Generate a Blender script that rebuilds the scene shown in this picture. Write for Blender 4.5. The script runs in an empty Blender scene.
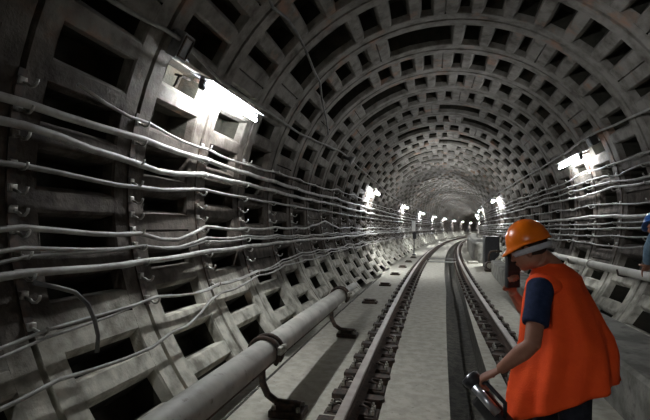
import bpy, bmesh, math, random
from mathutils import Vector, Matrix, noise
random.seed(7)
PI = math.pi
S0, RC = 3.74, 403.0          # straight until S0, then a right-hand curve
ZC, RI = 1.859, 2.51          # centre height and inner radius of the lining
PITCH, J0 = 1.035, 3.081      # ring pitch, first joint
col = bpy.context.scene.collection

def W(s, lat, z):
    if s <= S0: return Vector((lat, s, z))
    u = (s-S0)/RC
    return Vector((RC*(1-math.cos(u)) + lat*math.cos(u), S0+RC*math.sin(u) - lat*math.sin(u), z))
def ang(s): return 0.0 if s <= S0 else -(s-S0)/RC
def wall(side, z, r):          # lateral position on a circle of radius r at height z
    return side*math.sqrt(max(r*r-(z-ZC)**2, 0.0))

# ------------------------------------------------------------------ materials
def mat(name, base, rough=.8, metal=0, c2=None, scale=3, c3=None, scale3=.8, bump=0, bscale=30, amt=(.4,.6), amt3=(.5,.65), spec=.3, emis=None, estr=0):
    m = bpy.data.materials.new(name); m.use_nodes = True
    nt = m.node_tree; b = nt.nodes['Principled BSDF']
    b.inputs['Roughness'].default_value = rough; b.inputs['Metallic'].default_value = metal
    b.inputs['Specular IOR Level'].default_value = spec
    b.inputs['Base Color'].default_value = (*base, 1)
    tc = nt.nodes.new('ShaderNodeTexCoord')
    def nz(sc, det=6, rg=.6):
        n = nt.nodes.new('ShaderNodeTexNoise'); n.inputs['Scale'].default_value = sc
        n.inputs['Detail'].default_value = det; n.inputs['Roughness'].default_value = rg
        nt.links.new(tc.outputs['Object'], n.inputs['Vector']); return n
    last = None
    def layer(prev, colr, sc, rng):
        n = nz(sc); r = nt.nodes.new('ShaderNodeMapRange')
        r.inputs['From Min'].default_value, r.inputs['From Max'].default_value = rng
        nt.links.new(n.outputs['Fac'], r.inputs['Value'])
        mx = nt.nodes.new('ShaderNodeMix'); mx.data_type = 'RGBA'
        nt.links.new(r.outputs['Result'], mx.inputs[0])
        if prev is None: mx.inputs[6].default_value = (*base, 1)
        else: nt.links.new(prev, mx.inputs[6])
        mx.inputs[7].default_value = (*colr, 1)
        return mx.outputs[2]
    if c2: last = layer(last, c2, scale, amt)
    if c3: last = layer(last, c3, scale3, amt3)
    if last: nt.links.new(last, b.inputs['Base Color'])
    if bump:
        n = nz(bscale, 5); bp = nt.nodes.new('ShaderNodeBump')
        bp.inputs['Strength'].default_value = bump; bp.inputs['Distance'].default_value = .02
        nt.links.new(n.outputs['Fac'], bp.inputs['Height']); nt.links.new(bp.outputs['Normal'], b.inputs['Normal'])
    if emis:
        b.inputs['Emission Color'].default_value = (*emis, 1); b.inputs['Emission Strength'].default_value = estr
    return m
M = {}
M['lining'] = mat('lining_concrete', (.225,.213,.19), .85, c2=(.08,.07,.056), scale=5, c3=(.27,.165,.115), scale3=2.0, bump=.5, bscale=18, amt=(.42,.7), amt3=(.58,.68))
M['dirt_shade'] = mat('pocket_dirt_shade', (.034,.032,.023), .9, c2=(.02,.019,.014), scale=6, c3=(.05,.036,.024), scale3=2.5, bump=.6, bscale=14, amt3=(.55,.7))  # dirty pocket colour, blackened further to put the recess shade into it
M['floor'] = mat('floor_concrete', (.44,.42,.355), .9, c2=(.34,.325,.27), scale=9, c3=(.13,.125,.11), scale3=14, bump=.3, bscale=40, amt3=(.62,.75))
M['bench'] = mat('walkway_concrete', (.23,.225,.195), .9, c2=(.12,.115,.098), scale=3, c3=(.10,.09,.08), scale3=9, bump=.5, bscale=25, amt3=(.55,.7))
M['grime'] = mat('oily_grime', (.035,.033,.028), .75, c2=(.07,.065,.05), scale=9, bump=.8, bscale=40)
M['wet'] = mat('wet_trough', (.06,.057,.047), .75, c2=(.12,.112,.09), scale=12, bump=1, bscale=30)
M['railtop'] = mat('worn_rail_steel', (.42,.38,.34), .5, .25, c2=(.34,.30,.265), scale=6)
M['rust'] = mat('rusty_steel', (.10,.065,.045), .8, .1, c2=(.06,.04,.03), scale=15, bump=.4)
M['darkiron'] = mat('dark_iron', (.04,.035,.03), .65, .3, c2=(.09,.06,.045), scale=25)
M['bolt'] = mat('galvanised_bolt', (.42,.41,.36), .45, .5, c2=(.2,.18,.14), scale=30)
M['cable_grey'] = mat('dusty_grey_cable', (.27,.27,.25), .6, c2=(.18,.175,.16), scale=7)
M['cable_light'] = mat('pale_cable', (.40,.40,.37), .55, c2=(.24,.23,.21), scale=6)
M['cable_dark'] = mat('black_cable', (.07,.07,.07), .45, c2=(.14,.135,.12), scale=6)
M['cover'] = mat('third_rail_cover_paint', (.46,.45,.40), .55, c2=(.33,.32,.28), scale=4, c3=(.18,.16,.13), scale3=16, amt3=(.62,.75))
M['housing'] = mat('lamp_housing_paint', (.25,.26,.27), .5, c2=(.15,.15,.15), scale=8)
M['tube'] = mat('lit_fluorescent_tube', (.9,.9,.9), .4, emis=(.93,.96,1.0), estr=330)
M['tube_far'] = mat('lit_clear_tube', (.9,.9,.9), .4, emis=(.93,.96,1.0), estr=950)
M['tube_low'] = mat('lit_old_tube', (.9,.9,.9), .4, emis=(.93,.96,1.0), estr=260)
M['tube_fill'] = mat('lit_fill_tube', (.9,.9,.9), .4, emis=(.93,.96,1.0), estr=720)  # only for the unseen lamp behind the camera, boosted to light the vest
M['hook'] = mat('galvanised_hook', (.45,.45,.42), .4, .6, c2=(.25,.23,.2), scale=20)
M['white'] = mat('white_sign_paint', (.85,.85,.82), .5, c2=(.75,.75,.72), scale=8)
M['black'] = mat('black_plastic', (.018,.018,.02), .4, c2=(.03,.03,.033), scale=20, spec=.4)
M['silver'] = mat('brushed_aluminium', (.6,.62,.65), .3, .9, c2=(.5,.5,.52), scale=30)
M['skin'] = mat('tanned_skin', (.36,.17,.11), .5, c2=(.30,.135,.085), scale=12, bump=.1, bscale=90)
M['hair'] = mat('dark_hair', (.03,.02,.015), .6, c2=(.05,.035,.025), scale=60, bump=.6, bscale=150)
M['navy'] = mat('navy_cotton', (.012,.022,.058), .9, c2=(.02,.032,.08), scale=30, bump=.3, bscale=200)
M['trousers'] = mat('black_work_trousers', (.012,.013,.02), .9, c2=(.02,.022,.03), scale=25, bump=.3, bscale=150)
M['vest'] = mat('orange_vest_fabric', (1.0,.10,.014), .8, c2=(.95,.085,.012), scale=12, bump=.25, bscale=120)
M['helmet'] = mat('orange_helmet_shell', (.90,.19,.006), .28, c2=(.80,.16,.006), scale=5, spec=.5)
M['band'] = mat('grey_strap', (.55,.56,.57), .45, c2=(.42,.42,.44), scale=20)
M['boot'] = mat('black_boot_leather', (.02,.018,.016), .6, c2=(.04,.035,.03), scale=20)
M['blueshirt'] = mat('light_blue_cotton', (.17,.27,.36), .9, c2=(.13,.21,.29), scale=15, bump=.3, bscale=120)
M['bluehat'] = mat('blue_helmet_shell', (.02,.12,.42), .3, c2=(.02,.10,.36), scale=5, spec=.5)
M['eye'] = mat('eye_white', (.75,.73,.7), .3, c2=(.7,.68,.65), scale=20)
M['cabinet'] = mat('dark_cabinet_paint', (.018,.019,.018), .6, c2=(.03,.03,.028), scale=6)

# the lining: pale cement low down, brown dirt behind the cables, grey concrete with rust stains above
def zoned(m, low, mid, zl=(.95,1.35), zh=(2.25,2.75)):
    nt=m.node_tree; b=nt.nodes['Principled BSDF']; src=b.inputs['Base Color'].links[0].from_socket
    tc=nt.nodes.new('ShaderNodeTexCoord'); sp=nt.nodes.new('ShaderNodeSeparateXYZ'); nt.links.new(tc.outputs['Object'],sp.inputs[0])
    n=nt.nodes.new('ShaderNodeTexNoise'); n.inputs['Scale'].default_value=1.6; n.inputs['Detail'].default_value=7; nt.links.new(tc.outputs['Object'],n.inputs['Vector'])
    mm=nt.nodes.new('ShaderNodeMath'); mm.operation='MULTIPLY_ADD'; nt.links.new(n.outputs['Fac'],mm.inputs[0]); mm.inputs[1].default_value=1.4; nt.links.new(sp.outputs['Z'],mm.inputs[2])
    def ramp(lo,hi):
        r=nt.nodes.new('ShaderNodeMapRange'); r.interpolation_type='SMOOTHSTEP'; r.inputs['From Min'].default_value=lo+.7; r.inputs['From Max'].default_value=hi+.7
        nt.links.new(mm.outputs[0],r.inputs['Value']); return r.outputs['Result']
    def mixc(fac,a,c,k=1):
        x=nt.nodes.new('ShaderNodeMix'); x.data_type='RGBA'; nt.links.new(fac,x.inputs[0])
        for i,v in ((6,a),(7,c)):
            if isinstance(v,tuple): x.inputs[i].default_value=(*v,1)
            else: nt.links.new(v,x.inputs[i])
        return x.outputs[2]
    n2=nt.nodes.new('ShaderNodeTexNoise'); n2.inputs['Scale'].default_value=7; n2.inputs['Detail'].default_value=8; nt.links.new(tc.outputs['Object'],n2.inputs['Vector'])
    r2=nt.nodes.new('ShaderNodeMapRange'); r2.inputs['From Min'].default_value=.4; r2.inputs['From Max'].default_value=.68; nt.links.new(n2.outputs['Fac'],r2.inputs['Value'])
    lowc=mixc(r2.outputs['Result'],low[0],low[1]); midc=mixc(r2.outputs['Result'],mid[0],mid[1])
    a=mixc(ramp(*zl),lowc,midc); c=mixc(ramp(*zh),a,src); nt.links.new(c,b.inputs['Base Color'])
zoned(M['lining'],((.56,.54,.46),(.20,.19,.155)),((.036,.028,.021),(.10,.085,.07)),(.62,1.10),(2.3,2.9))
# ------------------------------------------------------------------ mesh helpers
class MB:
    def __init__(s): s.v=[]; s.f=[]; s.m=[]
    def add(s, vs, fs, mi=0):
        o=len(s.v); s.v += [tuple(v) for v in vs]; s.f += [tuple(i+o for i in f) for f in fs]; s.m += [mi]*len(fs); return s
    def box(s, c, d, R=None, mi=0, bev=0):
        x,y,z=[k/2 for k in d]; c=Vector(c); R=R or Matrix.Identity(3)
        if bev:
            b=min(bev, x*.9, y*.9, z*.9)
            bm=bmesh.new(); bmesh.ops.create_cube(bm,size=1)
            for v in bm.verts: v.co=Vector((v.co.x*2*x,v.co.y*2*y,v.co.z*2*z))
            bmesh.ops.bevel(bm,geom=bm.edges[:],offset=b,segments=2,affect='EDGES',profile=.6)
            bm.verts.index_update()
            s.add([c+R@v.co for v in bm.verts],[[v.index for v in f.verts] for f in bm.faces],mi); bm.free(); return s
        p=[(-x,-y,-z),(x,-y,-z),(x,y,-z),(-x,y,-z),(-x,-y,z),(x,-y,z),(x,y,z),(-x,y,z)]
        return s.add([c+R@Vector(q) for q in p],[(0,3,2,1),(4,5,6,7),(0,1,5,4),(1,2,6,5),(2,3,7,6),(3,0,4,7)],mi)
    def tube(s, pts, r, n=8, mi=0, cap=True, flat=1.0, up=None):
        pts=[Vector(p) for p in pts]; k=len(pts); rs=r if isinstance(r,(list,tuple)) else [r]*k
        t0=(pts[1]-pts[0]).normalized(); a=Vector(up) if up else (Vector((0,0,1)) if abs(t0.z)<.9 else Vector((1,0,0)))
        vs=[]
        for i in range(k):
            t=(pts[min(i+1,k-1)]-pts[max(i-1,0)]).normalized()
            x=t.cross(a).normalized(); y=x.cross(t).normalized(); a=y
            for j in range(n):
                q=2*PI*j/n; vs.append(pts[i]+x*math.cos(q)*rs[i]+y*math.sin(q)*rs[i]*flat)
        fs=[(i*n+j,i*n+(j+1)%n,(i+1)*n+(j+1)%n,(i+1)*n+j) for i in range(k-1) for j in range(n)]
        if cap: fs += [tuple(range(n-1,-1,-1)), tuple((k-1)*n+j for j in range(n))]
        return s.add(vs,fs,mi)
    def ball(s, c, r, R=None, n=16, m=10, mi=0, fn=None):
        c=Vector(c); R=R or Matrix.Identity(3); r=r if isinstance(r,(list,tuple)) else (r,)*3; vs=[]; 
        for i in range(m+1):
            th=PI*i/m
            for j in range(n if 0<i<m else 1):
                ph=2*PI*j/n; d=Vector((math.sin(th)*math.cos(ph),math.sin(th)*math.sin(ph),math.cos(th)))
                q=Vector((d.x*r[0],d.y*r[1],d.z*r[2])); q = fn(q,d) if fn else q
                vs.append(c+R@q)
        fs=[]; o=lambda i,j: 0 if i==0 else (1+(m-1)*n if i==m else 1+(i-1)*n+j%n)
        for i in range(m):
            for j in range(n):
                if i==0: fs.append((0,o(1,j),o(1,j+1)))
                elif i==m-1: fs.append((o(i,j),o(m,0),o(i,j+1)))
                else: fs.append((o(i,j),o(i+1,j),o(i+1,j+1),o(i,j+1)))
        return s.add(vs,fs,mi)
    def rings(s, rs, closed=True, cap=True, mi=0):
        n=len(rs[0]); vs=[v for r in rs for v in r]; lim=n if closed else n-1
        fs=[(i*n+j,i*n+(j+1)%n,(i+1)*n+(j+1)%n,(i+1)*n+j) for i in range(len(rs)-1) for j in range(lim)]
        if cap and closed: fs += [tuple(range(n-1,-1,-1)), tuple((len(rs)-1)*n+j for j in range(n))]
        return s.add(vs,fs,mi)
    def build(s, name, mats, parent=None, smooth=False, fix=True):
        me=bpy.data.meshes.new(name); me.from_pydata(s.v,[],s.f)
        for m in (mats if isinstance(mats,(list,tuple)) else [mats]): me.materials.append(M[m])
        for p,i in zip(me.polygons,s.m): p.material_index=i
        if smooth:
            for p in me.polygons: p.use_smooth=True
        if fix:
            bm=bmesh.new(); bm.from_mesh(me); bmesh.ops.recalc_face_normals(bm,faces=bm.faces[:]); bm.to_mesh(me); bm.free()
        me.update(); o=bpy.data.objects.new(name,me); col.objects.link(o)
        if parent is not None: o.parent=parent
        return o
def tag(o, label=None, cat=None, group=None, kind=None):
    if label: o['label']=label
    if cat: o['category']=cat
    if group: o['group']=group
    if kind: o['kind']=kind
    return o
def empty(name, loc, rz=0):
    o=bpy.data.objects.new(name,None); o.location=loc; o.rotation_euler=(0,0,rz); col.objects.link(o); o.empty_display_size=.1; return o
def copy_tree(o, parent=None):
    c=o.copy(); col.objects.link(c)
    if parent is not None: c.parent=parent
    for ch in list(o.children): copy_tree(ch,c)
    return c
ORD=['first','second','third','fourth','fifth','sixth','seventh','eighth','ninth','tenth','eleventh','twelfth','thirteenth','fourteenth','fifteenth','sixteenth','seventeenth','eighteenth','nineteenth','twentieth']
TENS={2:'twenty',3:'thirty',4:'forty',5:'fifty'}
def ordinal(n):
    if n<=20: return ORD[n-1]
    if n%10==0: return {30:'thirtieth',40:'fortieth',50:'fiftieth'}[n]
    return TENS[n//10]+'-'+ORD[n%10-1]

# ------------------------------------------------------------------ the lining
def P(s,a,r):                  # a in degrees from the crown, + to the right
    a=math.radians(a); return W(s, r*math.sin(a), ZC+r*math.cos(a))
JMIN, JMAX = -13, 134
bld={'wall_left':MB(),'ceiling':MB(),'wall_right':MB()}
def which(a): return 'wall_left' if a<-52 else ('wall_right' if a>52 else 'ceiling')
rr=random.Random(3)
for j in range(JMIN,JMAX):
    s0=J0+PITCH*j; s1=s0+PITCH
    near = -2<=j<26
    mid = -3<=j<50
    fl=.175; g=.010
    A0,A1=-135.,135.
    # angular layout: 9-degree cells, segment joints every fifth boundary, one wide key pocket in the crown of each ring
    off = (0.0, 4.5)[j%2] + rr.choice((0,0,9,-9))
    n=int((A1-A0)/9)+2
    key=rr.choice((-3,-2,-1,1,2)) if j%2 else rr.choice((-5,-4,2,3))
    bounds=[A0-9+off+9*k for k in range(n+1)]
    mid_i=min(range(len(bounds)),key=lambda k:abs(bounds[k]))
    drop={mid_i+key,mid_i+key+1}
    segj={k for k in range(len(bounds)) if (k-mid_i-key+1)%6==0}
    def hw(k): return 3.3 if k in segj else 1.3
    bl=[k for k in range(len(bounds)) if k not in drop]
    def put(vs,fs,a,mi=0): bld[which(a)].add(vs,fs,mi)
    jit=lambda: rr.uniform(-.005,.005) if near else 0
    # flange bands with joint groove
    step=4.5 if mid else 9
    k=int((A1-A0)/step)
    prof=[(s0,RI+.045),(s0+g,RI+.04),(s0+g+.012,RI),(s0+fl,RI)]
    prof2=[(s1-fl,RI),(s1-g-.012,RI),(s1-g,RI+.04),(s1,RI+.045)]
    for pr in (prof,prof2):
        for q in range(k):
            a=A0+q*step; b=a+step
            for (sa,ra),(sb,rb) in zip(pr[:-1],pr[1:]):
                put([P(sa,a,ra),P(sa,b,ra),P(sb,b,rb),P(sb,a,rb)],[(0,1,2,3)],(a+b)/2)
    depth=.27; dr=.05; chf=.014
    for bi in range(len(bl)-1):
        k0,k1=bl[bi],bl[bi+1]; a=bounds[k0]+hw(k0); b=bounds[k1]-hw(k1)
        if a<A0-1 or b>A1+1: continue
        ca=(a+b)/2
        # longitudinal rib strips on either side of this pocket (from boundary to opening)
        sa,sb=s0+fl,s1-fl
        for (x0,x1) in ((bounds[k0],a),(b,bounds[k1])):
            if x0 in (bounds[k0],) and k0 in segj: 
                c=.25; put([P(sa,x0,RI+.03),P(sb,x0,RI+.03),P(sb,x0+c,RI),P(sa,x0+c,RI)],[(0,1,2,3)],ca); x0+=c
            if x1 == bounds[k1] and k1 in segj:
                c=.25; put([P(sa,x1-c,RI),P(sb,x1-c,RI),P(sb,x1,RI+.03),P(sa,x1,RI+.03)],[(0,1,2,3)],ca); x1-=c
            put([P(sa,x0,RI),P(sa,x1,RI),P(sb,x1,RI),P(sb,x0,RI)],[(0,1,2,3)],ca)
        # pocket: rim, chamfer, tapered walls, back
        sub = 1 if (b-a)<12 else 3
        da=math.degrees(dr/RI); dc=math.degrees(chf/RI)
        levels=[(0,0,RI)]
        if near: levels.append((chf,dc,RI+chf))
        levels.append((chf+dr*.45,dc+da*.45,RI+.075)); levels.append((chf+dr,dc+da,RI+depth))
        rings=[]
        for (ds,dd,r) in levels:
            e0,e1=sa+ds,sb-ds; x0,x1=a+dd,b-dd
            jr=[jit() for _ in range(4)]
            ring=[P(e0,x0+(x1-x0)*t/sub,r) for t in range(sub+1)]+[P(e1,x1-(x1-x0)*t/sub,r) for t in range(sub+1)]
            if r>RI: ring=[v+Vector((jit(),jit(),jit())) for v in ring]
            rings.append(ring)
        m=len(rings[0]); vs=[v for r in rings for v in r]
        fs=[(i*m+t,i*m+(t+1)%m,(i+1)*m+(t+1)%m,(i+1)*m+t) for i in range(len(rings)-1) for t in range(m)]
        o=(len(rings)-1)*m
        put(vs,fs[:-m],ca); put([v for r in rings[-2:] for v in r],[(t,(t+1)%m,m+(t+1)%m,m+t) for t in range(m)],ca,1)  # deeper walls and back take the colour with shade painted in
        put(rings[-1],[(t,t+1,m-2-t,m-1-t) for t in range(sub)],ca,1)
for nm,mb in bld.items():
    o=mb.build(nm,['lining','dirt_shade'],fix=False); tag(o,kind='structure')

# ------------------------------------------------------------------ the track bed
def srange(a,b,st=1.0):
    n=max(1,int(round((b-a)/st))); return [a+(b-a)*i/n for i in range(n+1)]
def strip(mb, s_list, prof, mi=0):   # prof(s) -> list of (lat,z)
    rows=[[W(s,l,z) for l,z in prof(s)] for s in s_list]; n=len(rows[0])
    mb.add([v for r in rows for v in r],[(i*n+j,i*n+j+1,(i+1)*n+j+1,(i+1)*n+j) for i in range(len(rows)-1) for j in range(n-1)],mi)
def tr0(s): return .012+min(max(s-4.7,-3),6.5)*.024
def tr1(s): return tr0(s)+.40
SL=srange(-10,142,1.0)
f=MB()
strip(f,SL,lambda s:[(-2.15,0),(-.80,0),(-.79,-.05)])
strip(f,SL,lambda s:[(-.58,-.05),(-.57,0),(tr0(s),0)])
strip(f,SL,lambda s:[(tr1(s),0),(.56,0),(.57,-.05)])
strip(f,SL,lambda s:[(.79,-.05),(.80,0),(2.15,0)])
strip(f,SL,lambda s:[(tr0(s),0),(tr0(s)+.01,-.3)],2); strip(f,SL,lambda s:[(tr1(s)-.01,-.3),(tr1(s),0)],2)
# dirt in the rail recesses, the side gutter and the drain trough
strip(f,SL,lambda s:[(-.79,-.05),(-.58,-.05)],1); strip(f,SL,lambda s:[(.57,-.05),(.79,-.05)],1)
strip(f,SL,lambda s:[(tr0(s)+.01,-.3),(tr0(s)+.12,-.31),(tr1(s)-.1,-.31),(tr1(s)-.01,-.3)],2)
o=f.build('floor',['floor','grime','wet'],fix=False); tag(o,kind='structure')
# narrow cable duct joint along the left path
mb=MB(); 
for a in srange(1,14,1.0)[:-1]:
    for q in (0,): mb.box(W(a+.5,-1.74,.004),(.022,.98,.008))
o=mb.build('trim_1','grime'); tag(o,kind='structure')

def benchlat(s): return 1.27+.030*max(s-1,0)
def solid(mb, s_list, prof, mi=0):
    rows=[[W(s,l,z) for l,z in prof(s)] for s in s_list]; mb.rings(rows,True,True,mi)
mb=MB(); solid(mb,srange(-10,16.3,.8),lambda s:[(2.05,0),(benchlat(s),0),(benchlat(s)-.01,.42),(benchlat(s)+.02,.45),(2.02,.45)])
o=mb.build('concrete_walkway','bench'); tag(o,'raised grey concrete walkway along the right wall beside the orange-vested worker','walkway')
mb=MB(); 
def pl(s):
    e=1.45 if s>21.6 else 1.45+.25*(1-math.sqrt(max(0,1-((21.6-s)/.6)**2)))
    return [(2.0,0),(e,0),(e,.84),(e+.05,.9),(2.18,.9)]
solid(mb,[21.0,21.05,21.15,21.3,21.45,21.6]+srange(22.4,60,1.2),pl)
o=mb.build('concrete_platform','bench'); tag(o,'taller concrete platform with rounded near end, beyond the dark cabinet on the right','platform')
mb=MB(); mb.box(W(20.6,1.36,.045),(.42,.7,.09),Matrix.Rotation(ang(20.6),3,'Z'),bev=.012)
tag(mb.build('concrete_step','floor'),'low pale concrete step in front of the rounded platform end','step')

# ------------------------------------------------------------------ rails
RP=[(-.075,.02),(.075,.02),(.075,.032),(.02,.045),(.009,.06),(.009,.125),(.034,.138),(.0365,.145),(.0365,.163),(.030,.170),(-.030,.170),(-.0365,.163),(-.0365,.145),(-.034,.138),(-.009,.125),(-.009,.06),(-.02,.045),(-.075,.032)]
def clip(mb,c,side,R):
    pts=[Vector((side*.155,-.05,.03)),Vector((side*.15,-.05,.065)),Vector((side*.10,-.035,.078)),Vector((side*.07,0,.055)),Vector((side*.10,.035,.078)),Vector((side*.15,.05,.065)),Vector((side*.155,.05,.03))]
    mb.tube([R@p+c for p in pts],.011,6)
V0=lambda *a: Vector(a)
Z3=Vector((0,0,0)); I3=Matrix.Identity(3)
def fastener_meshes():
    p=MB(); p.box((0,0,.008),(.38,.15,.022),bev=.005); p.box((0,0,-.02),(.44,.19,.05),bev=.01)
    cs=[]
    for q in (-1,1):
        c=MB(); clip(c,Z3,q,I3); cs.append(c)
    bs=[]
    for sx in (-1,1):
        for sy in (-.055,.055):
            b=MB(); b.tube([(sx*.175,sy,.018),(sx*.175,sy,.05)],.021,6); b.tube([(sx*.175,sy,.05),(sx*.175,sy,.072)],.011,6); bs.append(b)
    return p,cs,bs
for lat,lab,nm in ((-.8,'left running rail, worn bright top, curving away beside the third rail','left'),(.8,'right running rail passing behind the worker, worn bright top','right')):
    root=tag(empty('track_rail',W(3,lat,0)),lab,'rail','running rails of the track'); base=root.location.copy()
    rp=MB(); rows=[[W(s,lat+l,z)-base for l,z in RP] for s in srange(-6,120,.8)]
    n=len(RP); rp.rings(rows)
    ro=rp.build('rail_profile',['rust','railtop'],root)
    for q in ro.data.polygons:
        if q.center.z>.15 : q.material_index=1
    protos=None; k=0
    sx=1.35
    for k in range(72):
        s=sx+.585*k
        if k==0:
            p,cs,bs=fastener_meshes()
            fp=p.build('rail_fastener','darkiron',root); subs=[c.build('spring_clip','darkiron',fp,True) for c in cs]+[b.build('bolt','bolt',fp) for b in bs]
            cur=fp
        else:
            cur=fp.copy(); col.objects.link(cur)
            if k<34:
                for ch in subs: c2=ch.copy(); col.objects.link(c2); c2.parent=cur
        cur.location=W(s,lat,0)-base; cur.rotation_euler=(0,0,ang(s))
        s2=s+.29; out=-1 if lat<0 else 1
        if k==0:
            wb=MB(); wb.box((out*.155,0,.022),(.13,.13,.06),bev=.01); wc=MB(); wc.rings([[V0(-out*x,y,z) for x,y in [(.06,-.06),(.19,-.06)]+[(.19+.055*math.cos(a_),.06*math.sin(a_)) for a_ in (-1.2,-.8,-.4,0,.4,.8,1.2)]+[(.19,.06),(.06,.06)]] for z in (-.045,.03)])
            blks=[wb.build('sleeper_block','darkiron',root),wc.build('rail_chock','darkiron',root)]; kbs=blks
        else:
            kbs=[q.copy() for q in blks]; [col.objects.link(q) for q in kbs]
        for kb in kbs: kb.location=W(s2,lat,0)-base; kb.rotation_euler=(0,0,ang(s2))

# ------------------------------------------------------------------ third rail with its cover and brackets
TL,TZ=-1.435,.53
root=tag(empty('third_rail',W(3,TL,0)),'long pale covered third rail running beside the left wall in the foreground','rail'); base=root.location.copy()
mb=MB(); ss=srange(-6,6.5,.5)
def cov(s,sc=1,dz=0):
    pts=[]
    for i in range(20):
        a=2*PI*i/20; x=.105*math.cos(a); z=.105*math.sin(a)
        if z<-.045: z=-.045-(z+.045)*-.35
        pts.append(W(s,TL+x*sc,TZ+z*sc+dz)-base)
    return pts
mb.rings([cov(s) for s in ss]); mb.build('cover','cover',root,True)
mb=MB(); mb.rings([cov(s,sc,0) for s,sc in ((6.5,.93),(6.6,.62),(6.9,.58),(7.5,.52),(7.58,.4))]); mb.build('end_ramp','cover',root,True)
for s in (3.36,6.32):
    mb=MB(); pts=[]
    for w in (-.05,.05):
        for i in range(15):
            a=math.radians(-30+240*i/14); 
        mb.tube([W(s+w,TL+.125*math.cos(math.radians(-40+260*i/16)),TZ+.122*math.sin(math.radians(-40+260*i/16)))-base for i in range(17)],.017,8)
    mb.build('clamp_band','darkiron',root,True)
    mb=MB(); mb.box(W(s,TL+.135,TZ+.03)-base,(.035,.15,.06),bev=.008); mb.tube([W(s,TL+.12,TZ+.05)-base,W(s,TL+.175,TZ+.05)-base],.015,6); mb.build('clamp_bolt','bolt',root)
mb=MB()
for a,b in zip([x*1.0 for x in range(-6,6)],[x*1.0+.96 for x in range(-6,6)]): mb.tube([W(a,TL+.02,TZ-.085)-base,W(b,TL+.02,TZ-.085)-base],.03,8)
mb.build('conductor_bar','rust',root)
for s in (.85,3.50,6.15):
    b=MB()
    b.tube([W(s,l,z)-base for l,z in ((TL-.05,TZ-.07),(TL-.085,TZ-.18),(TL-.08,TZ-.29),(TL-.03,TZ-.385),(TL+.05,TZ-.435),(TL+.25,TZ-.445))],.03,10)
    bo=b.build('curved_bracket','darkiron',root,True)
    m2=MB(); m2.box(W(s,TL+.15,.03)-base,(.28,.2,.055),bev=.01); m2.box(W(s,TL+.13,.075)-base,(.16,.13,.05),bev=.01); m2.build('foot_plate','darkiron',bo)
    m3=MB()
    for dx in (.05,.25):
        for dy in (-.07,.07): m3.tube([W(s+dy,TL+dx,.05)-base,W(s+dy,TL+dx,.09)-base],.018,6)
    m3.build('anchor_bolt','bolt',bo)
# bare feet of brackets on the path beyond the end of the third rail
p=None
for i,s in enumerate((8.95,11.7,14.45,17.2,19.95,22.7)):
    if p is None:
        p=empty('bracket_foot',W(s,-1.36,0)); m=MB(); m.box((0,0,.02),(.30,.20,.04),bev=.008); m.box((0,0,.06),(.20,.10,.05),bev=.01); m.build('foot_plate','darkiron',p)
        m=MB()
        for dx in (-.11,.11): m.tube([(dx,0,.04),(dx,0,.085)],.018,6)
        m.build('anchor_bolt','bolt',p); o=p
    else: o=copy_tree(p); o.location=W(s,-1.36,0); o.rotation_euler.z=ang(s)
    tag(o,'empty dark bracket foot on the left path, %s beyond the end of the third rail'%ordinal(i+1),'bracket','bare bracket feet on the left path')

# ------------------------------------------------------------------ cables
def pts_cable(side, s0, s1, ctrl, r, amp, seed, st=.26, rwob=.012):
    rn=random.Random(seed); out=[]
    zj={}
    def zk(k):
        if k not in zj: zj[k]=(rn.uniform(-1,1)*amp, rn.uniform(-1,1)*rwob)
        return zj[k]
    K0=int(s0/PITCH)-2
    for k in range(K0, int(s1/PITCH)+4): zk(k)
    for s in srange(s0,s1,st):
        # base height by control points
        z=ctrl[0][1] if s<=ctrl[0][0] else ctrl[-1][1]
        for (a,za),(b,zb) in zip(ctrl[:-1],ctrl[1:]):
            if a<=s<=b:
                t=(s-a)/(b-a); t=t*t*(3-2*t); z=za+(zb-za)*t
        u=(s-J0)/PITCH; k=math.floor(u); t=u-k
        w=t*t*(3-2*t); dz=zk(k)[0]*(1-w)+zk(k+1)[0]*w; dr=zk(k)[1]*(1-w)+zk(k+1)[1]*w
        sag=-.012*(1-(2*t-1)**2)*(1 if amp<.03 else 2)
        if s<9: dz*=.45
        z2=z+dz+sag
        out.append(W(s,wall(side,z2,r+dr),z2))
    return out
def cable(side,ctrl,rad,material,label,seed,s0=-5,s1=62,r=2.42,amp=.02,name='wall_cable',cat='cable',group=None,n=8):
    mb=MB(); a=pts_cable(side,s0,min(s1,26),ctrl,r,amp,seed); mb.tube(a,rad,n)
    if s1>26:
        b=pts_cable(side,26,s1,ctrl,r,amp,seed,st=.8); mb2=mb.tube(b,rad,6)
    o=mb.build(name,material,None,True); tag(o,label,cat,group); return o
GL='cables along the left wall'; GR='cables along the right wall'
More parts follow.
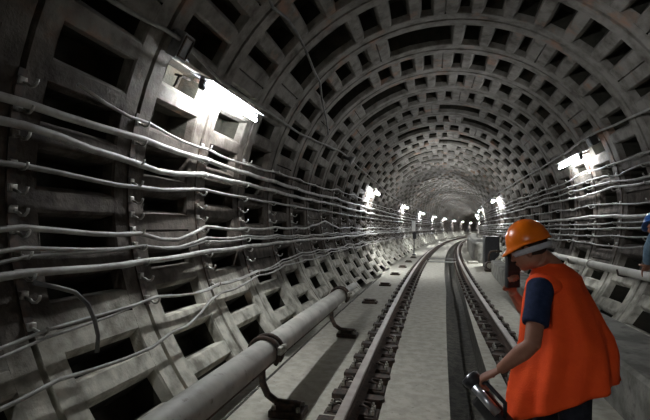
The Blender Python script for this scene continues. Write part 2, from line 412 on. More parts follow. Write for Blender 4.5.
Lc=[
 ([(-5,2.5),(2.3,2.42),(2.9,2.33),(4,2.29),(5,2.29),(7.4,2.33),(12,2.42),(20,2.42)],.013,'cable_light','uppermost left wall cable, thin and glossy, just below the nearest lamp'),
 ([(-5,2.22),(2.3,2.20),(4,2.18),(7.5,2.16),(12,2.20)],.027,'cable_light','thick pale left wall cable, second from the top'),
 ([(-5,2.04),(2.2,2.06),(2.6,2.03),(3.35,1.98),(4.3,2.04),(8.3,2.03)],.026,'cable_light','thick pale left wall cable, third from the top, dipping near the lamp'),
 ([(-5,1.83),(2.2,1.85),(3,1.82),(4.2,1.88),(5.7,1.87),(9,1.85)],.017,'cable_grey','grey left wall cable alone between upper and middle bundles'),
 ([(-5,1.47),(2.2,1.49),(2.95,1.46),(3.5,1.40),(4.26,1.50),(5,1.49),(7.5,1.51),(9.3,1.62),(11,1.50)],.018,'cable_light','pale left wall cable on top of the middle bundle'),
 ([(-5,1.39),(2.2,1.385),(2.9,1.37),(3.5,1.345),(4.3,1.39),(7.5,1.38)],.013,'cable_light','upper twin of the paired thin cables in the left middle bundle'),
 ([(-5,1.26),(1.88,1.31),(2.2,1.35),(2.9,1.345),(3.5,1.32),(4.3,1.355),(7.5,1.35),(11,1.37)],.012,'cable_grey','lower twin of the paired thin cables in the left middle bundle'),
 ([(-5,1.25),(2.9,1.24),(4,1.26),(7.4,1.28)],.024,'cable_light','thick pale cable at the bottom of the left middle bundle'),
 ([(-5,.92),(1.8,.94),(2.5,.98),(3,.98),(3.8,.945),(5,.97),(7,1.08),(9,1.07)],.011,'cable_light','upper thin cable of the low sagging group on the left wall'),
 ([(-5,.88),(1.8,.90),(2.5,.94),(3,.955),(3.8,.92),(5,.95),(7,1.04),(9,1.03)],.009,'cable_light','middle thin cable of the low sagging group on the left wall'),
 ([(-5,.66),(2.34,.67),(2.8,.68),(3.26,.72),(4,.86),(5.2,.91),(7,.96),(10,.98)],.012,'cable_light','lowest left wall cable, rising from near the floor to the bundle'),
]
for i,(c,rad,m,lab) in enumerate(Lc): cable(-1,c,rad,m,lab,20+i,group=GL,s0=(2.36 if i==0 else -5),amp=.035 if i in (0,4,5,6,8,9,10) else .02,r=2.42 if i<8 else 2.41)
Rc_=[
 ([(-5,2.46),(7.5,2.48),(8.4,2.51),(9.4,2.46),(14,2.45)],.015,'cable_grey','uppermost right wall cable, passing under the right lamp'),
 ([(-5,2.31),(6.6,2.35),(7.1,2.31),(7.6,2.37),(10,2.34)],.013,'cable_light','second cable from the top on the right wall'),
 ([(-5,2.18),(6.1,2.20),(7.6,2.26),(9.3,2.24)],.014,'cable_light','third cable from the top on the right wall'),
 ([(-5,2.10),(6.1,2.12),(7.4,2.16),(8.5,2.13)],.017,'cable_light','fourth cable from the top on the right wall, pale and thick'),
 ([(-5,1.88),(6.1,1.89),(8,1.95),(10,1.93)],.012,'cable_grey','thin grey right wall cable alone above the thick pale one'),
 ([(-5,1.72),(6.1,1.72),(8,1.76),(11,1.73)],.026,'cable_light','thickest pale cable at mid height on the right wall'),
 ([(-5,1.64),(6.2,1.65),(10,1.62)],.012,'cable_light','thin cable directly below the thickest one on the right wall'),
 ([(-5,1.58),(6,1.58),(8,1.56),(10,1.55)],.013,'cable_light','second cable below the thickest one on the right wall'),
 ([(-5,1.45),(6,1.46),(10,1.44)],.012,'cable_dark','black cable low on the right wall above the metal pipe'),
 ([(-5,1.33),(6,1.35),(7,1.31),(10,1.34)],.011,'cable_grey','lowest right wall cable, thin and grey, above the metal pipe'),
]
for i,(c,rad,m,lab) in enumerate(Rc_): cable(1,c,rad,'cable_grey' if i not in (3,5) else m,lab,60+i,group=GR,amp=.022 if i not in (5,7) else .010)
mb=MB(); mb.tube([W(s,wall(-1,z,r),z) for s,z,r in ((2.0,1.20,2.36),(2.12,1.16,2.33),(2.22,1.12,2.32),(2.30,1.04,2.33),(2.34,.94,2.35),(2.36,.84,2.38),(2.35,.74,2.42))],.013,8)
o=mb.build('drooping_cable','cable_dark',None,True); tag(o,'black cable end drooping down the left wall below the middle bundle','cable')
# pipe along the right wall
mb=MB(); mb.tube([W(s,wall(1,1.03,2.30),1.03) for s in srange(-5,15.5,.5)],.052,14)
o=mb.build('metal_pipe','cover',None,True); tag(o,'pale metal pipe along the right wall behind the worker','pipe')
for s in (3.2,5.25,7.35,9.4,11.5,13.5):
    m=MB(); m.tube([W(s,wall(1,1.03,2.30),1.03),W(s+.07,wall(1,1.03,2.30),1.03)],.064,14); m.build('pipe_collar','cover',o,True)
for s in (4.15,6.22,8.29,10.36,12.43):
    m=MB(); l=wall(1,1.03,2.30); m.tube([W(s,l-.07,1.05),W(s,l-.055,.98),W(s,l,.965),W(s,l+.07,.97),W(s,l+.2,.97)],.012,6); m.build('pipe_bracket','darkiron',o,True)
# lighting conduit on the left haunch and the loose cable of the crown
cable(-1,[(-5,2.95),(2.4,2.97),(3.2,3.02),(4.1,2.945),(6.1,2.98),(10,3.15),(14,3.1),(20,2.95),(60,2.95)],.017,'cable_grey','grey lighting cable along the left haunch just above the tube lamps',90,r=2.45,amp=.012,name='lighting_cable',s0=-3,s1=70)
cable(1,[(-5,2.9),(5.5,2.92),(7.7,2.97),(9.3,2.93),(20,2.93)],.017,'cable_grey','grey lighting cable along the right haunch just above the tube lamps',91,r=2.45,amp=.012,name='lighting_cable',s0=-3,s1=70)
mb=MB(); cs=[P(s,a,r) for s,a,r in ((2.75,-34,2.44),(3.1,-39,2.40),(3.5,-42.5,2.36),(3.9,-43.5,2.37),(4.3,-42,2.42),(4.7,-42,2.44),(5.1,-43,2.40),(5.6,-44.5,2.39),(6.05,-45,2.42),(6.6,-48,2.45),(7.4,-52,2.46),(8.0,-56,2.46))]
mb.tube(cs,.016,8); o=mb.build('loose_cable','cable_dark',None,True); tag(o,'loose grey cable hanging across the upper left of the vault','cable')

# ------------------------------------------------------------------ cable racks with hooks at every ring joint
def rack(side, levels, name='cable_rack'):
    root=empty(name,(0,0,0))
    m=MB(); zs=[levels[0]-.05+(levels[-1]-levels[0]+.12)*i/14 for i in range(15)]
    m.rings([[Vector((wall(side,z,2.512),-.028,z)),Vector((wall(side,z,2.498),-.028,z)),Vector((wall(side,z,2.498),.028,z)),Vector((wall(side,z,2.512),.028,z))] for z in zs])
    m.build('rack_strip','darkiron',root)
    for z in levels:
        h=MB(); l0=wall(side,z,2.50); l=wall(side,z,2.42)
        h.tube([Vector((l0,0,z-.005)),Vector((l+side*.03,0,z-.022)),Vector((l+side*.012,0,z-.036)),Vector((l-side*.012,0,z-.036)),Vector((l-side*.03,0,z-.020)),Vector((l-side*.036,0,z+.004))],.0085,6)
        h.box((l0-side*.006,0,z),(.03,.05,.045),bev=.006)
        h.build('hook','hook',root,True)
    return root
LV=[.95,1.12,1.24,1.36,1.48,1.60,1.72,1.86,2.03,2.18,2.33]
RV=[1.34,1.45,1.57,1.66,1.74,1.93,2.14,2.24,2.35,2.48]
for side,lv,js,wd in ((-1,LV,range(-1,27),'left'),(1,RV,range(2,24),'right')):
    pr=rack(side,lv); first=True
    for i,j in enumerate(js):
        s=J0+PITCH*j
        if first: o=pr; first=False
        else: o=copy_tree(pr)
        o.location=W(s,0,0); o.rotation_euler=(0,0,ang(s))
        tag(o,'dark cable rack with hooks on the %s wall, %s joint from the camera'%(wd,ordinal(i+1)),'cable rack','cable racks on the %s wall'%wd)

# ------------------------------------------------------------------ tube lamps
def lamp(shade, tm):
    r=empty('tube_lamp',(0,0,0))   # origin on the tube axis, x = inward normal, y along tunnel
    m=MB(); m.box((-.03,0,.062),(.05,1.26,.045),bev=.012); (m.box((-.04,0,.088),(.24,1.26,.012)) if shade else m.box((-.07,0,.088),(.19,1.26,.012))); m.build('housing','housing',r)
    m=MB(); m.tube([(0,-.60,0),(0,.60,0)],.019,12); m.build('tube',tm,r,True)
    for y in (-.625,.625):
        m=MB(); m.tube([(0,y-.025,0),(0,y+.025,0)],.027,12); m.box((-.012,y,.03),(.045,.035,.07),bev=.006); m.build('end_cap','black',r)
    for y in (-.45,.45):
        m=MB(); m.box((-.13,y,.055),(.16,.03,.03)); m.build('wall_bracket','darkiron',r)
    return r
pl_={};  SP=11.0*PITCH*1.005
def place_lamp(s,side,z,lab,grp):
    key=(s<5, 'tube_fill' if s<0 else 'tube' if s<5 else ('tube_low' if s<10 else 'tube_far'))
    if key in pl_: o=copy_tree(pl_[key])
    else: o=pl_[key]=lamp(*key)
    r=2.30; l=wall(side,z,r); o.location=W(s,l,z)
    n=Vector((-l,0,ZC-z)).normalized(); y=Vector((0,-side,0)); zz=n.cross(y)
    R=Matrix((n,y,zz)).transposed()
    o.rotation_euler=(Matrix.Rotation(ang(s),3,'Z')@R).to_euler()
    tag(o,lab,'lamp',grp)
for k in range(-1,12):
    s=4.13+11.42*k if k>=0 else -3.4  # unseen lamp added behind the camera, closer than the row's spacing, as vest fill
    lab='added tube lamp on the left haunch, unseen behind the camera' if k<0 else ('large bright tube lamp nearest the camera on the left haunch' if k==0 else 'lit tube lamp on the left haunch, %s from the camera'%ordinal(k+1))
    place_lamp(s,-1,2.73 if k<=0 else 2.70,lab,'tube lamps on the left wall')
for k in range(0,7):
    s=8.45+11.42*k
    lab='lit tube lamp on the right haunch, behind the camera' if k<0 else ('bright tube lamp nearest the camera on the right haunch' if k==0 else 'lit tube lamp on the right haunch, %s from the camera'%ordinal(k+1))
    place_lamp(s,1,2.68,lab,'tube lamps on the right wall')

def on_wall(name,s,side,z,r,lab,cat):
    l=wall(side,z,r); o=empty(name,W(s,l,z)); n=Vector((-l,0,ZC-z)).normalized(); y=Vector((0,-side,0)); zz=n.cross(y)
    o.rotation_euler=(Matrix.Rotation(ang(s),3,'Z')@Matrix((n,y,zz)).transposed()).to_euler(); tag(o,lab,cat); return o
o=on_wall('junction_box',3.24,-1,2.99,2.46,'grey junction box with a raised lid at the near end of the nearest lamp','junction box')
m=MB(); m.box((0,0,0),(.10,.15,.22),bev=.012); m.build('box_body','housing',o)
m=MB()
for a,b in (((.055,0,.085),(.015,.12,.015)),((.055,0,-.085),(.015,.12,.015)),((.055,.055,0),(.015,.015,.18)),((.055,-.055,0),(.015,.015,.18))): m.box(a,b,bev=.004)
m.build('lid_frame','darkiron',o)
m=MB(); m.tube([(0,.07,-.05),(.0,.16,-.06)],.016,8); m.tube([(0,-.07,.05),(.0,-.16,.06)],.016,8); m.build('cable_gland','black',o)
o=on_wall('junction_box',7.55,1,2.90,2.46,'dark junction box above the nearest lamp on the right','junction box')
m=MB(); m.box((0,0,0),(.10,.18,.15),bev=.012); m.build('box_body','cabinet',o)
m=MB(); m.box((.055,0,0),(.015,.14,.11),bev=.005); m.build('lid_frame','housing',o)
o=on_wall('round_speaker',10.1,-1,3.08,2.34,'small round grey speaker on the upper left of the vault','speaker')
m=MB(); m.tube([(-.16,0,-.05),(-.06,0,0),(.0,0,0),(.05,0,0)],[.03,.05,.085,.11],18); m.build('horn','housing',o,True)
m=MB(); m.tube([(.046,0,0),(.056,0,0)],.09,18); m.build('grille','cable_light',o)
# small cramp beside the near lamp
o=on_wall('wall_hook',3.42,-1,2.78,2.45,'small dark angled hook fixed to the lining beside the nearest lamp','hook')
m=MB(); m.tube([(0,-.12,.0),(.05,-.1,.01),(.05,.03,.02),(.0,.05,.02)],.011,6); m.tube([(.04,-.11,0),(.03,-.11,-.1)],.011,6); m.build('hook_arm','darkiron',o)

# ------------------------------------------------------------------ signal post, cabinet, crossing pipes
sp=25.0; o=tag(empty('marker_post',W(sp,-1.52,0)),'black post with small white board on the left path in the distance','marker post')
m=MB(); m.tube([(0,0,0),(0,0,1.45)],.03,8); m.box((0,0,.03),(.2,.2,.06)); m.build('post','black',o)
m=MB(); m.box((-.03,-.05,1.60),(.22,.03,.56),Matrix.Rotation(.6,3,'Z'),bev=.01); m.build('white_board','white',o)
m=MB(); m.box((.02,-.02,1.08),(.18,.14,.36),bev=.015); m.build('control_box','black',o)
m=MB(); m.tube([(-.05,0,1.8),(-.25,-.3,1.45),(-.55,-.8,1.25)],.02,6); m.build('feed_cable','cable_light',o,True)
o=tag(empty('electrical_cabinet',W(18.6,1.93,0),ang(18.6)),'dark electrical cabinet on the right, between walkway end and far platform','cabinet')
m=MB(); m.box((0,0,.62),(.50,1.3,1.24),bev=.015); m.build('cabinet_body','cabinet',o)
m=MB(); m.box((0,-.665,.66),(.42,.02,1.06),bev=.006); d=m.build('cabinet_door','black',o)
m=MB(); m.box((.14,-.685,.68),(.02,.03,.12),bev=.006); m.build('handle','bolt',d)
m=MB(); m.box((-.262,0,.66),(.02,1.1,1.0),bev=.006); m.build('side_panel','black',o)
o=tag(empty('water_pump',W(17.0,1.72,0),ang(17)),'dark squat pump with bent pipe on the floor beside the walkway end','pump')
m=MB(); m.tube([(0,-.2,.22),(0,.2,.22)],.14,16); m.box((0,0,.04),(.3,.46,.08),bev=.01); m.build('pump_body','darkiron',o)
m=MB(); m.tube([(0,.1,.32),(0,.1,.6),(.06,.1,.7),(.2,.1,.72),(.45,.1,.72)],.035,10); m.build('outlet_pipe','rust',o,True)
m=MB(); m.tube([(0,-.24,.22),(0,-.2,.22)],.1,16); m.build('motor_cap','bolt',o)
for i,s in enumerate((20.3,22.3)):
    m=MB(); m.tube([W(s+.25*t,-.62+1.3*t,.02) for t in (0,.25,.5,.75,1)],.035,8); m.tube([W(s,-.63,.02),W(s,-.62,.02)],.045,8)
    tag(m.build('crossing_pipe','cable_grey',None,True),('nearer' if i==0 else 'farther')+' of two thin pipes crossing the drain trough in the distance','pipe','pipes crossing between the rails')

# ------------------------------------------------------------------ people
def remesh(o,vox,smooth=6):
    r=o.modifiers.new('r','REMESH'); r.mode='VOXEL'; r.voxel_size=vox; r.use_smooth_shade=True
    s=o.modifiers.new('s','SMOOTH'); s.factor=.5; s.iterations=smooth
def frame(F,U):
    F=Vector(F).normalized(); L=Vector(U).cross(F).normalized(); U=F.cross(L); return Matrix((F,L,U)).transposed()   # local x=front,y=left,z=up
def head_blobs(mb,c,R):
    B=lambda p,r,n=20,m=14: mb.ball(c+R@Vector(p),r,R,n,m)
    B((-.005,0,.035),(.096,.076,.085)); B((.025,0,-.04),(.068,.060,.072)); B((.060,0,-.085),(.030,.034,.028))
    B((.012,0,-.055),(.070,.055,.055)); B((.088,0,.022),(.018,.055,.016)); B((.100,0,-.015),(.013,.012,.028)); B((.108,0,-.034),(.014,.016,.012))
    B((.090,0,-.060),(.014,.026,.008)); B((.088,0,-.070),(.013,.023,.008))
    for s in (-1,1): B((.07,s*.036,-.02),(.025,.024,.022)); B((-.006,s*.078,-.012),(.020,.010,.034)); B((-.002,s*.084,-.002),(.012,.008,.022))
def hand(mb,wr,pal,axis,nrm,curl,spread=.018,side=1,grip=.02):
    """wr wrist, pal palm centre, axis finger line-up direction (index side), nrm direction the palm faces, curl: per-joint bend"""
    axis=axis.normalized(); d=(pal-wr).normalized(); nrm=(nrm-nrm.project(d)).normalized(); axis=(axis-axis.project(d)); axis=(axis-axis.project(nrm)).normalized()
    mb.tube([wr,wr.lerp(pal,.5),pal,pal+d*.035],[.026,.031,.037,.033],14,flat=.5,up=nrm)
    for i,(ln,off) in enumerate(((.070,1.5),(.078,.5),(.073,-.5),(.058,-1.5))):
        b=pal+d*.028+axis*off*spread; pts=[b-d*.02,b]; dd=d.copy(); q=b.copy()
        for k,fr in enumerate((.45,.32,.26)):
            c=curl if isinstance(curl,(int,float)) else curl[k]
            dd=(dd*math.cos(c)+nrm*math.sin(c)).normalized(); nrm2=(nrm*math.cos(c)-dd*0); 
            q=q+dd*ln*fr*1.25; pts.append(q.copy())
            # rotate the bend normal with the finger
            nrm=(nrm-nrm.project(dd)).normalized() if (nrm-nrm.project(dd)).length>1e-3 else -d
        nrm=(wr-wr) + _n0(nrm,d,pts) if False else nrm0(d,axis,side)
        mb.tube(pts,[.0095,.0095,.009,.0083,.0070],10)
    n0=nrm0(d,axis,side)
    t0=wr.lerp(pal,.45)+axis*.028; 
    mb.tube([t0-axis*.015,t0+axis*.018+n0*.012,t0+axis*.030+d*.022+n0*.030,t0+axis*.020+d*.048+n0*.042],[.014,.0125,.011,.008],10)
_NR={}
def nrm0(d,axis,side):
    n=d.cross(axis).normalized()*side; return n
# --- worker in the orange vest
F=Vector((-.906,.423,0)); Ls=Vector((-.423,-.906,0))
wk=tag(empty('person',(.60,2.88,0)),'worker in orange helmet and vest, seen from behind, talking into a handset','person')
base=wk.location.copy()
def V(*a): return Vector(a)
Rz=Matrix((F,Ls,V(0,0,1))).transposed()
hp,ch,nk=V(.635,2.885,.84),V(.575,2.85,1.13),V(.495,2.825,1.315)
hc=V(.378,2.785,1.415)
Rh=frame(V(-.87,.40,-.36),V(-.10,.0,1))
lsh,lel,lwr,lpa=V(.405,2.655,1.200),V(.335,2.51,.935),V(.190,2.60,.765),V(.125,2.632,.715)
rsh,rel,rwr,rpa=V(.615,3.02,1.235),V(.44,3.09,.97),V(.322,2.985,1.135),V(.306,2.942,1.215)
b=MB()
head_blobs(b,hc,Rh)
b.tube([hc+Rh@V(-.02,0,-.05),hc.lerp(nk,.5)+V(.01,0,-.01),nk,nk+V(.03,0,-.07)],[.064,.066,.070,.09],18)
def ell(c,a,bb,z,n=28): return [V(c.x,c.y,z)+F*a*math.cos(2*PI*i/n)+Ls*bb*math.sin(2*PI*i/n) for i in range(n)]
b.rings([ell(hp,.10,.14,.76),ell(hp,.115,.165,.84),ell(hp.lerp(ch,.4),.10,.14,.96),ell(ch,.115,.165,1.1),ell(ch.lerp(nk,.5),.10,.18,1.2),ell(nk,.06,.12,1.28),ell(nk,.04,.05,1.32)])
def limb(mb,pts,rs,n=16): mb.tube(pts,rs,n)
limb(b,[lsh+V(.03,.04,.0),lsh,lsh.lerp(lel,.5),lel,lel.lerp(lwr,.3),lel.lerp(lwr,.7),lwr],[.052,.055,.047,.042,.045,.035,.027])
limb(b,[rsh,rsh.lerp(rel,.5),rel,rel.lerp(rwr,.35),rwr],[.055,.046,.04,.042,.027])
hand(b,lwr,lpa,V(-.7,.4,.45),V(.3,.2,-1),(.75,.9,.7),side=1)
hand(b,rwr,rpa,V(-.95,-.2,.1),V(.1,-1,0),(.75,.95,.6),side=1)
lk,la=V(.60,2.73,.46),V(.60,2.76,.10); rk,ra=V(.52,3.08,.47),V(.56,3.12,.10)
lh=hp+Ls*.10+V(0,0,-.02); rh=hp-Ls*.10+V(0,0,-.02)
for h_,k_,a_ in ((lh,lk,la),(rh,rk,ra)):
    limb(b,[h_+V(0,0,.05),h_.lerp(k_,.4),k_,k_.lerp(a_,.35),a_],[.085,.078,.055,.055,.038])
b.v=[tuple(Vector(v)-base) for v in b.v]
body=b.build('body','skin',wk,True); remesh(body,.0048,4)
def shift(mb): mb.v=[tuple(Vector(v)-base) for v in mb.v]; return mb
# hair
h=MB(); h.ball(hc+Rh@V(-.012,0,.03),(.099,.081,.085),Rh,24,16,fn=lambda q,d:q if d.x<.35 or d.z>.4 else q*.9)
h.ball(hc+Rh@V(-.045,0,-.012),(.050,.060,.035),Rh,20,12)
shift(h).build('hair','hair',wk,True)
for s in (-1,1):
    e=MB(); e.ball(hc+Rh@V(.080,s*.033,-.006),.0125,Rh,12,8); shift(e).build('eye','eye',wk,True)
# navy T-shirt: sleeves and collar
t=MB(); limb(t,[lsh+V(.06,.08,.0),lsh+V(0,0,.005),lsh.lerp(lel,.35),lsh.lerp(lel,.62),lsh.lerp(lel,.66)],[.070,.072,.066,.068,.064],20)
limb(t,[rsh+V(-.04,-.06,0),rsh,rsh.lerp(rel,.35),rsh.lerp(rel,.6)],[.066,.068,.062,.064],20)
t.rings([ell(hp.lerp(ch,.2),.115,.16,.9),ell(ch,.13,.18,1.1),ell(ch.lerp(nk,.5),.115,.19,1.2),ell(nk,.07,.13,1.27),ell(nk,.055,.06,1.315)])
o=shift(t).build('t_shirt','navy',wk,True); remesh(o,.008,3)
# trousers
t=MB(); t.rings([ell(hp,.12,.16,.70),ell(hp,.135,.185,.82),ell(hp,.125,.17,.92)])
for h_,k_,a_ in ((lh,lk,la),(rh,rk,ra)): limb(t,[h_+V(0,0,.03),h_.lerp(k_,.4),k_,k_.lerp(a_,.4),a_+V(0,0,-.01)],[.11,.10,.078,.075,.07],20)
o=shift(t).build('trousers','trousers',wk,True); remesh(o,.010,3)
for a_,dr_ in ((la,V(-.35,.94,0)),(ra,V(-.5,.87,0))):
    t=MB(); dd=dr_.normalized(); g=V(a_.x,a_.y,0); R=Matrix((dd,V(-dd.y,dd.x,0),V(0,0,1))).transposed()
    t.tube([a_+V(0,0,.06),g+V(0,0,.055)],[.055,.05],16); t.ball(g+dd*.075+V(0,0,.045),(.125,.046,.045),R,20,10); t.box(g+dd*.055+V(0,0,.011),(.27,.092,.022),R,bev=.01)
    o=shift(t).build('boot','boot',wk,True)
# vest
vr=[(.60,V(.550,2.845,0),.290,.260,.9),(.70,V(.555,2.845,0),.278,.258,.9),(.80,V(.568,2.848,0),.258,.25,.8),(.92,V(.575,2.850,0),.228,.238,.5),(1.03,V(.556,2.85,0),.200,.226,.4),(1.13,V(.54,2.846,0),.172,.218,.25),(1.21,V(.528,2.842,0),.145,.212,.1),(1.26,V(.53,2.838,0),.128,.195,0),(1.295,V(.515,2.832,0),.105,.145,0),(1.318,V(.50,2.828,0),.088,.098,0),(1.335,V(.488,2.825,0),.078,.078,0)]
rings=[]; N=96
vv=[]
for i in range(len(vr)-1):
    a_,b_=vr[i],vr[i+1]; K=5
    for k in range(K):
        t=k/K; vv.append((a_[0]+(b_[0]-a_[0])*t,a_[1].lerp(b_[1],t),a_[2]+(b_[2]-a_[2])*t,a_[3]+(b_[3]-a_[3])*t,a_[4]+(b_[4]-a_[4])*t))
vv.append(vr[-1])
for z,c,a,bb,fo in vv:
    ring=[]
    for i in range(N):
        q=2*PI*i/N; fold=.020*math.sin(q*7+z*3+1.0)+.012*math.sin(q*12-z*6)+.03*noise.noise(V(math.cos(q)*1.6,math.sin(q)*1.6,z*2.2))
        k=1+fold*(fo+.12)*3.0
        p=V(c.x,c.y,0)+F*a*k*math.cos(q)+Ls*bb*k*math.sin(q)
        # the hem hangs lower at the front, and the back kicks out
        zt=z - max(0,(1.0-z)/.4)*(.16*math.cos(q)+.05)
        ring.append(V(p.x,p.y,zt))
    rings.append(ring)
m=MB(); m.rings(rings,True,False); o=shift(m).build('safety_vest','vest',wk,True)
sm=o.modifiers.new('t','SOLIDIFY'); sm.thickness=.004; sm.offset=1
# shoulder caps of the vest, wrapping the sleeve heads
for s_ in (1,-1):
    m=MB(); c=V(.522,2.838,1.175)+Ls*s_*.155
    if s_>0: m.ball(V(.440,2.705,1.222),(.098,.092,.066),Rz@Matrix.Rotation(-.25,3,'X'),24,14)
    else: m.ball(c,(.118,.082,.085),Rz,20,12)
    shift(m).build('vest_shoulder','vest',wk,True)
# helmet
def dome(mb,c,R,rx,ry,rz,brim,zb=0.0,n=48,m=14,side=.018):
    rings=[]
    for i in range(m+1):
        th=PI/2*i/m; r=math.sin(th); z=math.cos(th)
        if i==0: r=.02
        rings.append([c+R@V(rx*r*math.cos(2*PI*j/n),ry*r*math.sin(2*PI*j/n)*(1),rz*z+ (.006 if abs(math.sin(2*PI*j/n))<.17 and i<m-3 else 0)) for j in range(n)])
    def edge(e,zd):
        out=[]
        for j in range(n):
            q=2*PI*j/n; f_=max(0,math.cos(q)); ex=side+brim*f_**2.0
            out.append(c+R@V((rx+ex*e)*math.cos(q),(ry+side*e)*math.sin(q),-zd-.028*e*f_))
        return out
    rings += [edge(.5,.003),edge(1,.008),edge(1,.014),edge(.2,.010)]
    mb.rings(rings,True,True)
m=MB(); dome(m,hc+Rh@V(-.008,0,.040),Rh,.122,.110,.128,.044,side=.006); m2=shift(m)
hel=m2.build('helmet','helmet',wk,True)
m=MB(); rg=[]
for z in (-.004,.030):
    pass
rows=[]
for k_,(rx,ry) in ((-.032,(.104,.088)),(-.032,(.112,.096)),(.0,(.114,.098)),(.0,(.106,.090))):
    rows.append([hc+Rh@V(-.012+rx*math.cos(2*PI*j/40),ry*math.sin(2*PI*j/40),.010+k_) for j in range(40)])
rows.append(rows[0]); m.rings(rows,True,False); shift(m).build('helmet_strap','band',hel,True)
# handset at the mouth
ph=tag(empty('radio_handset',(0,0,0)),'black handset held up to the face of the orange-vested worker','radio')
top,bot=V(.306,2.890,1.392),V(.306,2.90,1.175); ax=(top-bot).normalized(); Rr=frame(ax,V(.35,-.93,.0)); cc=top.lerp(bot,.5)
m=MB(); m.box(cc,((top-bot).length,.082,.036),Rr,bev=.008); ph_b=m.build('handset_body','black',ph)
m=MB(); m.box(cc+Rr@V(.03,0,.019),(.07,.06,.006),Rr,bev=.002); m.build('screen','cabinet',ph)
m=MB(); m.tube([cc+Rr@V(.10,.022,0),cc+Rr@V(.135,.022,0)],.007,8); m.build('antenna','black',ph)
# lantern in the lowered hand
ln=tag(empty('hand_lantern',(0,0,0)),'black hand lantern with a silver barrel carried in the lowered hand of the worker','lantern')
d1,d2=V(.060,2.675,.665),V(.215,2.565,.520); ax=(d2-d1).normalized(); Rl=frame(ax,V(0,-.3,1)); cc=d1.lerp(d2,.55)
m=MB(); m.box(cc+Rl@V(.04,0,-.045),(.21,.085,.10),Rl,bev=.018); m.build('battery_case','black',ln)
m=MB(); m.tube([cc+Rl@V(-.10,-.034,.018),cc+Rl@V(.07,-.034,.018)],.025,16); m.build('silver_barrel','silver',ln,True)
m=MB(); m.tube([cc+Rl@V(-.16,0,0),cc+Rl@V(-.13,0,0),cc+Rl@V(-.09,0,0)],[.055,.052,.036],20); lh_=m.build('lamp_head','black',ln,True)
m=MB(); m.tube([cc+Rl@V(-.166,0,0),cc+Rl@V(-.158,0,0)],.046,20); m.build('lens','silver',lh_,True)
m=MB(); m.tube([cc+Rl@V(-.10,0,.03),cc+Rl@V(-.07,0,.075),cc+Rl@V(.06,0,.078),cc+Rl@V(.10,0,.0)],.012,10); m.build('handle','black',ln,True)

# --- second person in light blue by the right wall
p2=tag(empty('person',(1.95,4.25,.45)),'person in light blue top and blue helmet at the right edge, leaning on the pipe','person'); base=p2.location.copy()
F=Vector((-.10,.995,0)); F.normalize(); Ls=Vector((-F.y,F.x,0)); 
hp2,ch2,nk2,hc2=V(2.03,4.26,1.20),V(2.04,4.58,1.42),V(2.04,4.84,1.51),V(2.02,5.04,1.575)
Rh2=frame(V(-.12,.93,-.30),V(0,.2,1))
b=MB(); head_blobs(b,hc2,Rh2); b.tube([hc2+Rh2@V(-.02,0,-.05),nk2,nk2+V(0,-.06,-.04)],[.056,.062,.085],16)
def ell2(c,a,bb,n=28):
    up=(nk2-hp2).normalized(); fr=Ls.cross(up)*-1
    return [c+fr*a*math.cos(2*PI*i/n)+Ls*bb*math.sin(2*PI*i/n) for i in range(n)]
b.rings([ell2(hp2-V(0,.05,.06),.09,.13),ell2(hp2,.105,.155),ell2(hp2.lerp(ch2,.5),.095,.14),ell2(ch2,.11,.16),ell2(nk2,.06,.10)])
s2l,e2l,w2l,q2l=V(1.93,4.86,1.46),V(1.99,5.12,1.36),V(2.06,5.36,1.18),V(2.075,5.43,1.13)
s2r,e2r,w2r,q2r=V(2.17,4.58,1.46),V(2.2,4.66,1.22),V(2.13,4.84,1.12),V(2.12,4.90,1.10)
for a_,e_,w_ in ((s2l,e2l,w2l),(s2r,e2r,w2r)): limb(b,[a_,a_.lerp(e_,.5),e_,e_.lerp(w_,.35),w_],[.055,.047,.042,.042,.027])
hand(b,w2l,q2l,V(-1,0,.2),V(0,-.2,-1),(.3,.6,.6),side=1); hand(b,w2r,q2r,V(-1,0,.2),V(0,-.2,-1),(.3,.6,.6),side=1)
legs=[(hp2+V(-.10,0,-.04),V(1.92,4.38,.88),V(1.84,4.22,.55)),(hp2+V(.07,0,-.04),V(1.98,4.30,.88),V(1.84,3.98,.55))]
for h_,k_,a_ in legs: limb(b,[h_,h_.lerp(k_,.5),k_,k_.lerp(a_,.35),a_],[.08,.072,.054,.05,.038])
shift(b); o=b.build('body','skin',p2,True); remesh(o,.0052,4)
t=MB(); t.rings([ell2(hp2-V(0,.0,.03),.125,.175),ell2(hp2.lerp(ch2,.5),.12,.165),ell2(ch2,.13,.18),ell2(nk2,.08,.13),ell2(nk2+V(0,.03,.02),.065,.075)])
for a_,e_,w_ in ((s2l,e2l,w2l),(s2r,e2r,w2r)): limb(t,[a_,a_.lerp(e_,.5),e_,e_.lerp(w_,.5),e_.lerp(w_,.85)],[.075,.066,.062,.055,.046],18)
o=shift(t).build('shirt','blueshirt',p2,True); remesh(o,.010,3)
t=MB(); t.rings([ell2(hp2-V(0,.05,.10),.12,.16),ell2(hp2,.125,.17)])
for h_,k_,a_ in legs: limb(t,[h_,h_.lerp(k_,.5),k_,k_.lerp(a_,.4),a_],[.10,.092,.075,.07,.065],18)
o=shift(t).build('trousers','trousers',p2,True); remesh(o,.011,3)
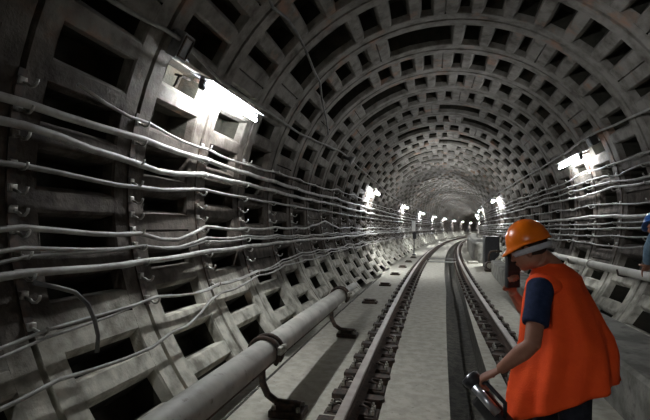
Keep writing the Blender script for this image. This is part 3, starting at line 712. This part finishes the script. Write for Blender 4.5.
for h_,k_,a_ in legs:
    t=MB(); dd=V(-.35,.94,0).normalized(); g=V(a_.x,a_.y,.45); R=Matrix((dd,V(-dd.y,dd.x,0),V(0,0,1))).transposed()
    t.tube([a_+V(0,0,.05),g+V(0,0,.055)],[.055,.05],16); t.ball(g+dd*.075+V(0,0,.045),(.125,.046,.045),R,20,10); t.box(g+dd*.055+V(0,0,.011),(.27,.092,.022),R,bev=.01)
    shift(t).build('boot','boot',p2,True)
for s in (-1,1):
    e=MB(); e.ball(hc2+Rh2@V(.080,s*.033,-.006),.0125,Rh2,12,8); shift(e).build('eye','eye',p2,True)
h=MB(); h.ball(hc2+Rh2@V(-.012,0,.03),(.099,.081,.085),Rh2,20,12); shift(h).build('hair','hair',p2,True)
m=MB(); dome(m,hc2+Rh2@V(-.008,0,.045),Rh2,.128,.110,.115,.055); shift(m).build('helmet','bluehat',p2,True)

# ------------------------------------------------------------------ camera, world, view
cam=bpy.data.cameras.new('camera'); co=bpy.data.objects.new('camera',cam); col.objects.link(co)
fpx,x0,h,yaw,pitch,roll=445.1,-.192,1.359+.17,.22876,.03624,.0154
cam.sensor_width=36; cam.sensor_fit='HORIZONTAL'; cam.lens=fpx*36/650; cam.clip_start=.05; cam.clip_end=400
co.location=(x0,0,h)
fw=V(-math.sin(yaw)*math.cos(pitch),math.cos(yaw)*math.cos(pitch),math.sin(pitch))
rt=V(math.cos(yaw),math.sin(yaw),0); up=rt.cross(fw)
c,s=math.cos(roll),math.sin(roll)
r2=rt*c+up*s; u2=up*c-rt*s     # image content turned clockwise by roll
co.rotation_euler=Matrix((r2,u2,-fw)).transposed().to_euler()
sc=bpy.context.scene; sc.camera=co
w=bpy.data.worlds.new('world'); sc.world=w; w.use_nodes=True
w.node_tree.nodes['Background'].inputs[0].default_value=(0,0,0,1); w.node_tree.nodes['Background'].inputs[1].default_value=0
sc.view_settings.view_transform='Standard'; sc.view_settings.look='None'; sc.view_settings.exposure=.0; sc.view_settings.gamma=1
sc.cycles.max_bounces=6; sc.cycles.diffuse_bounces=4; sc.cycles.use_light_tree=True
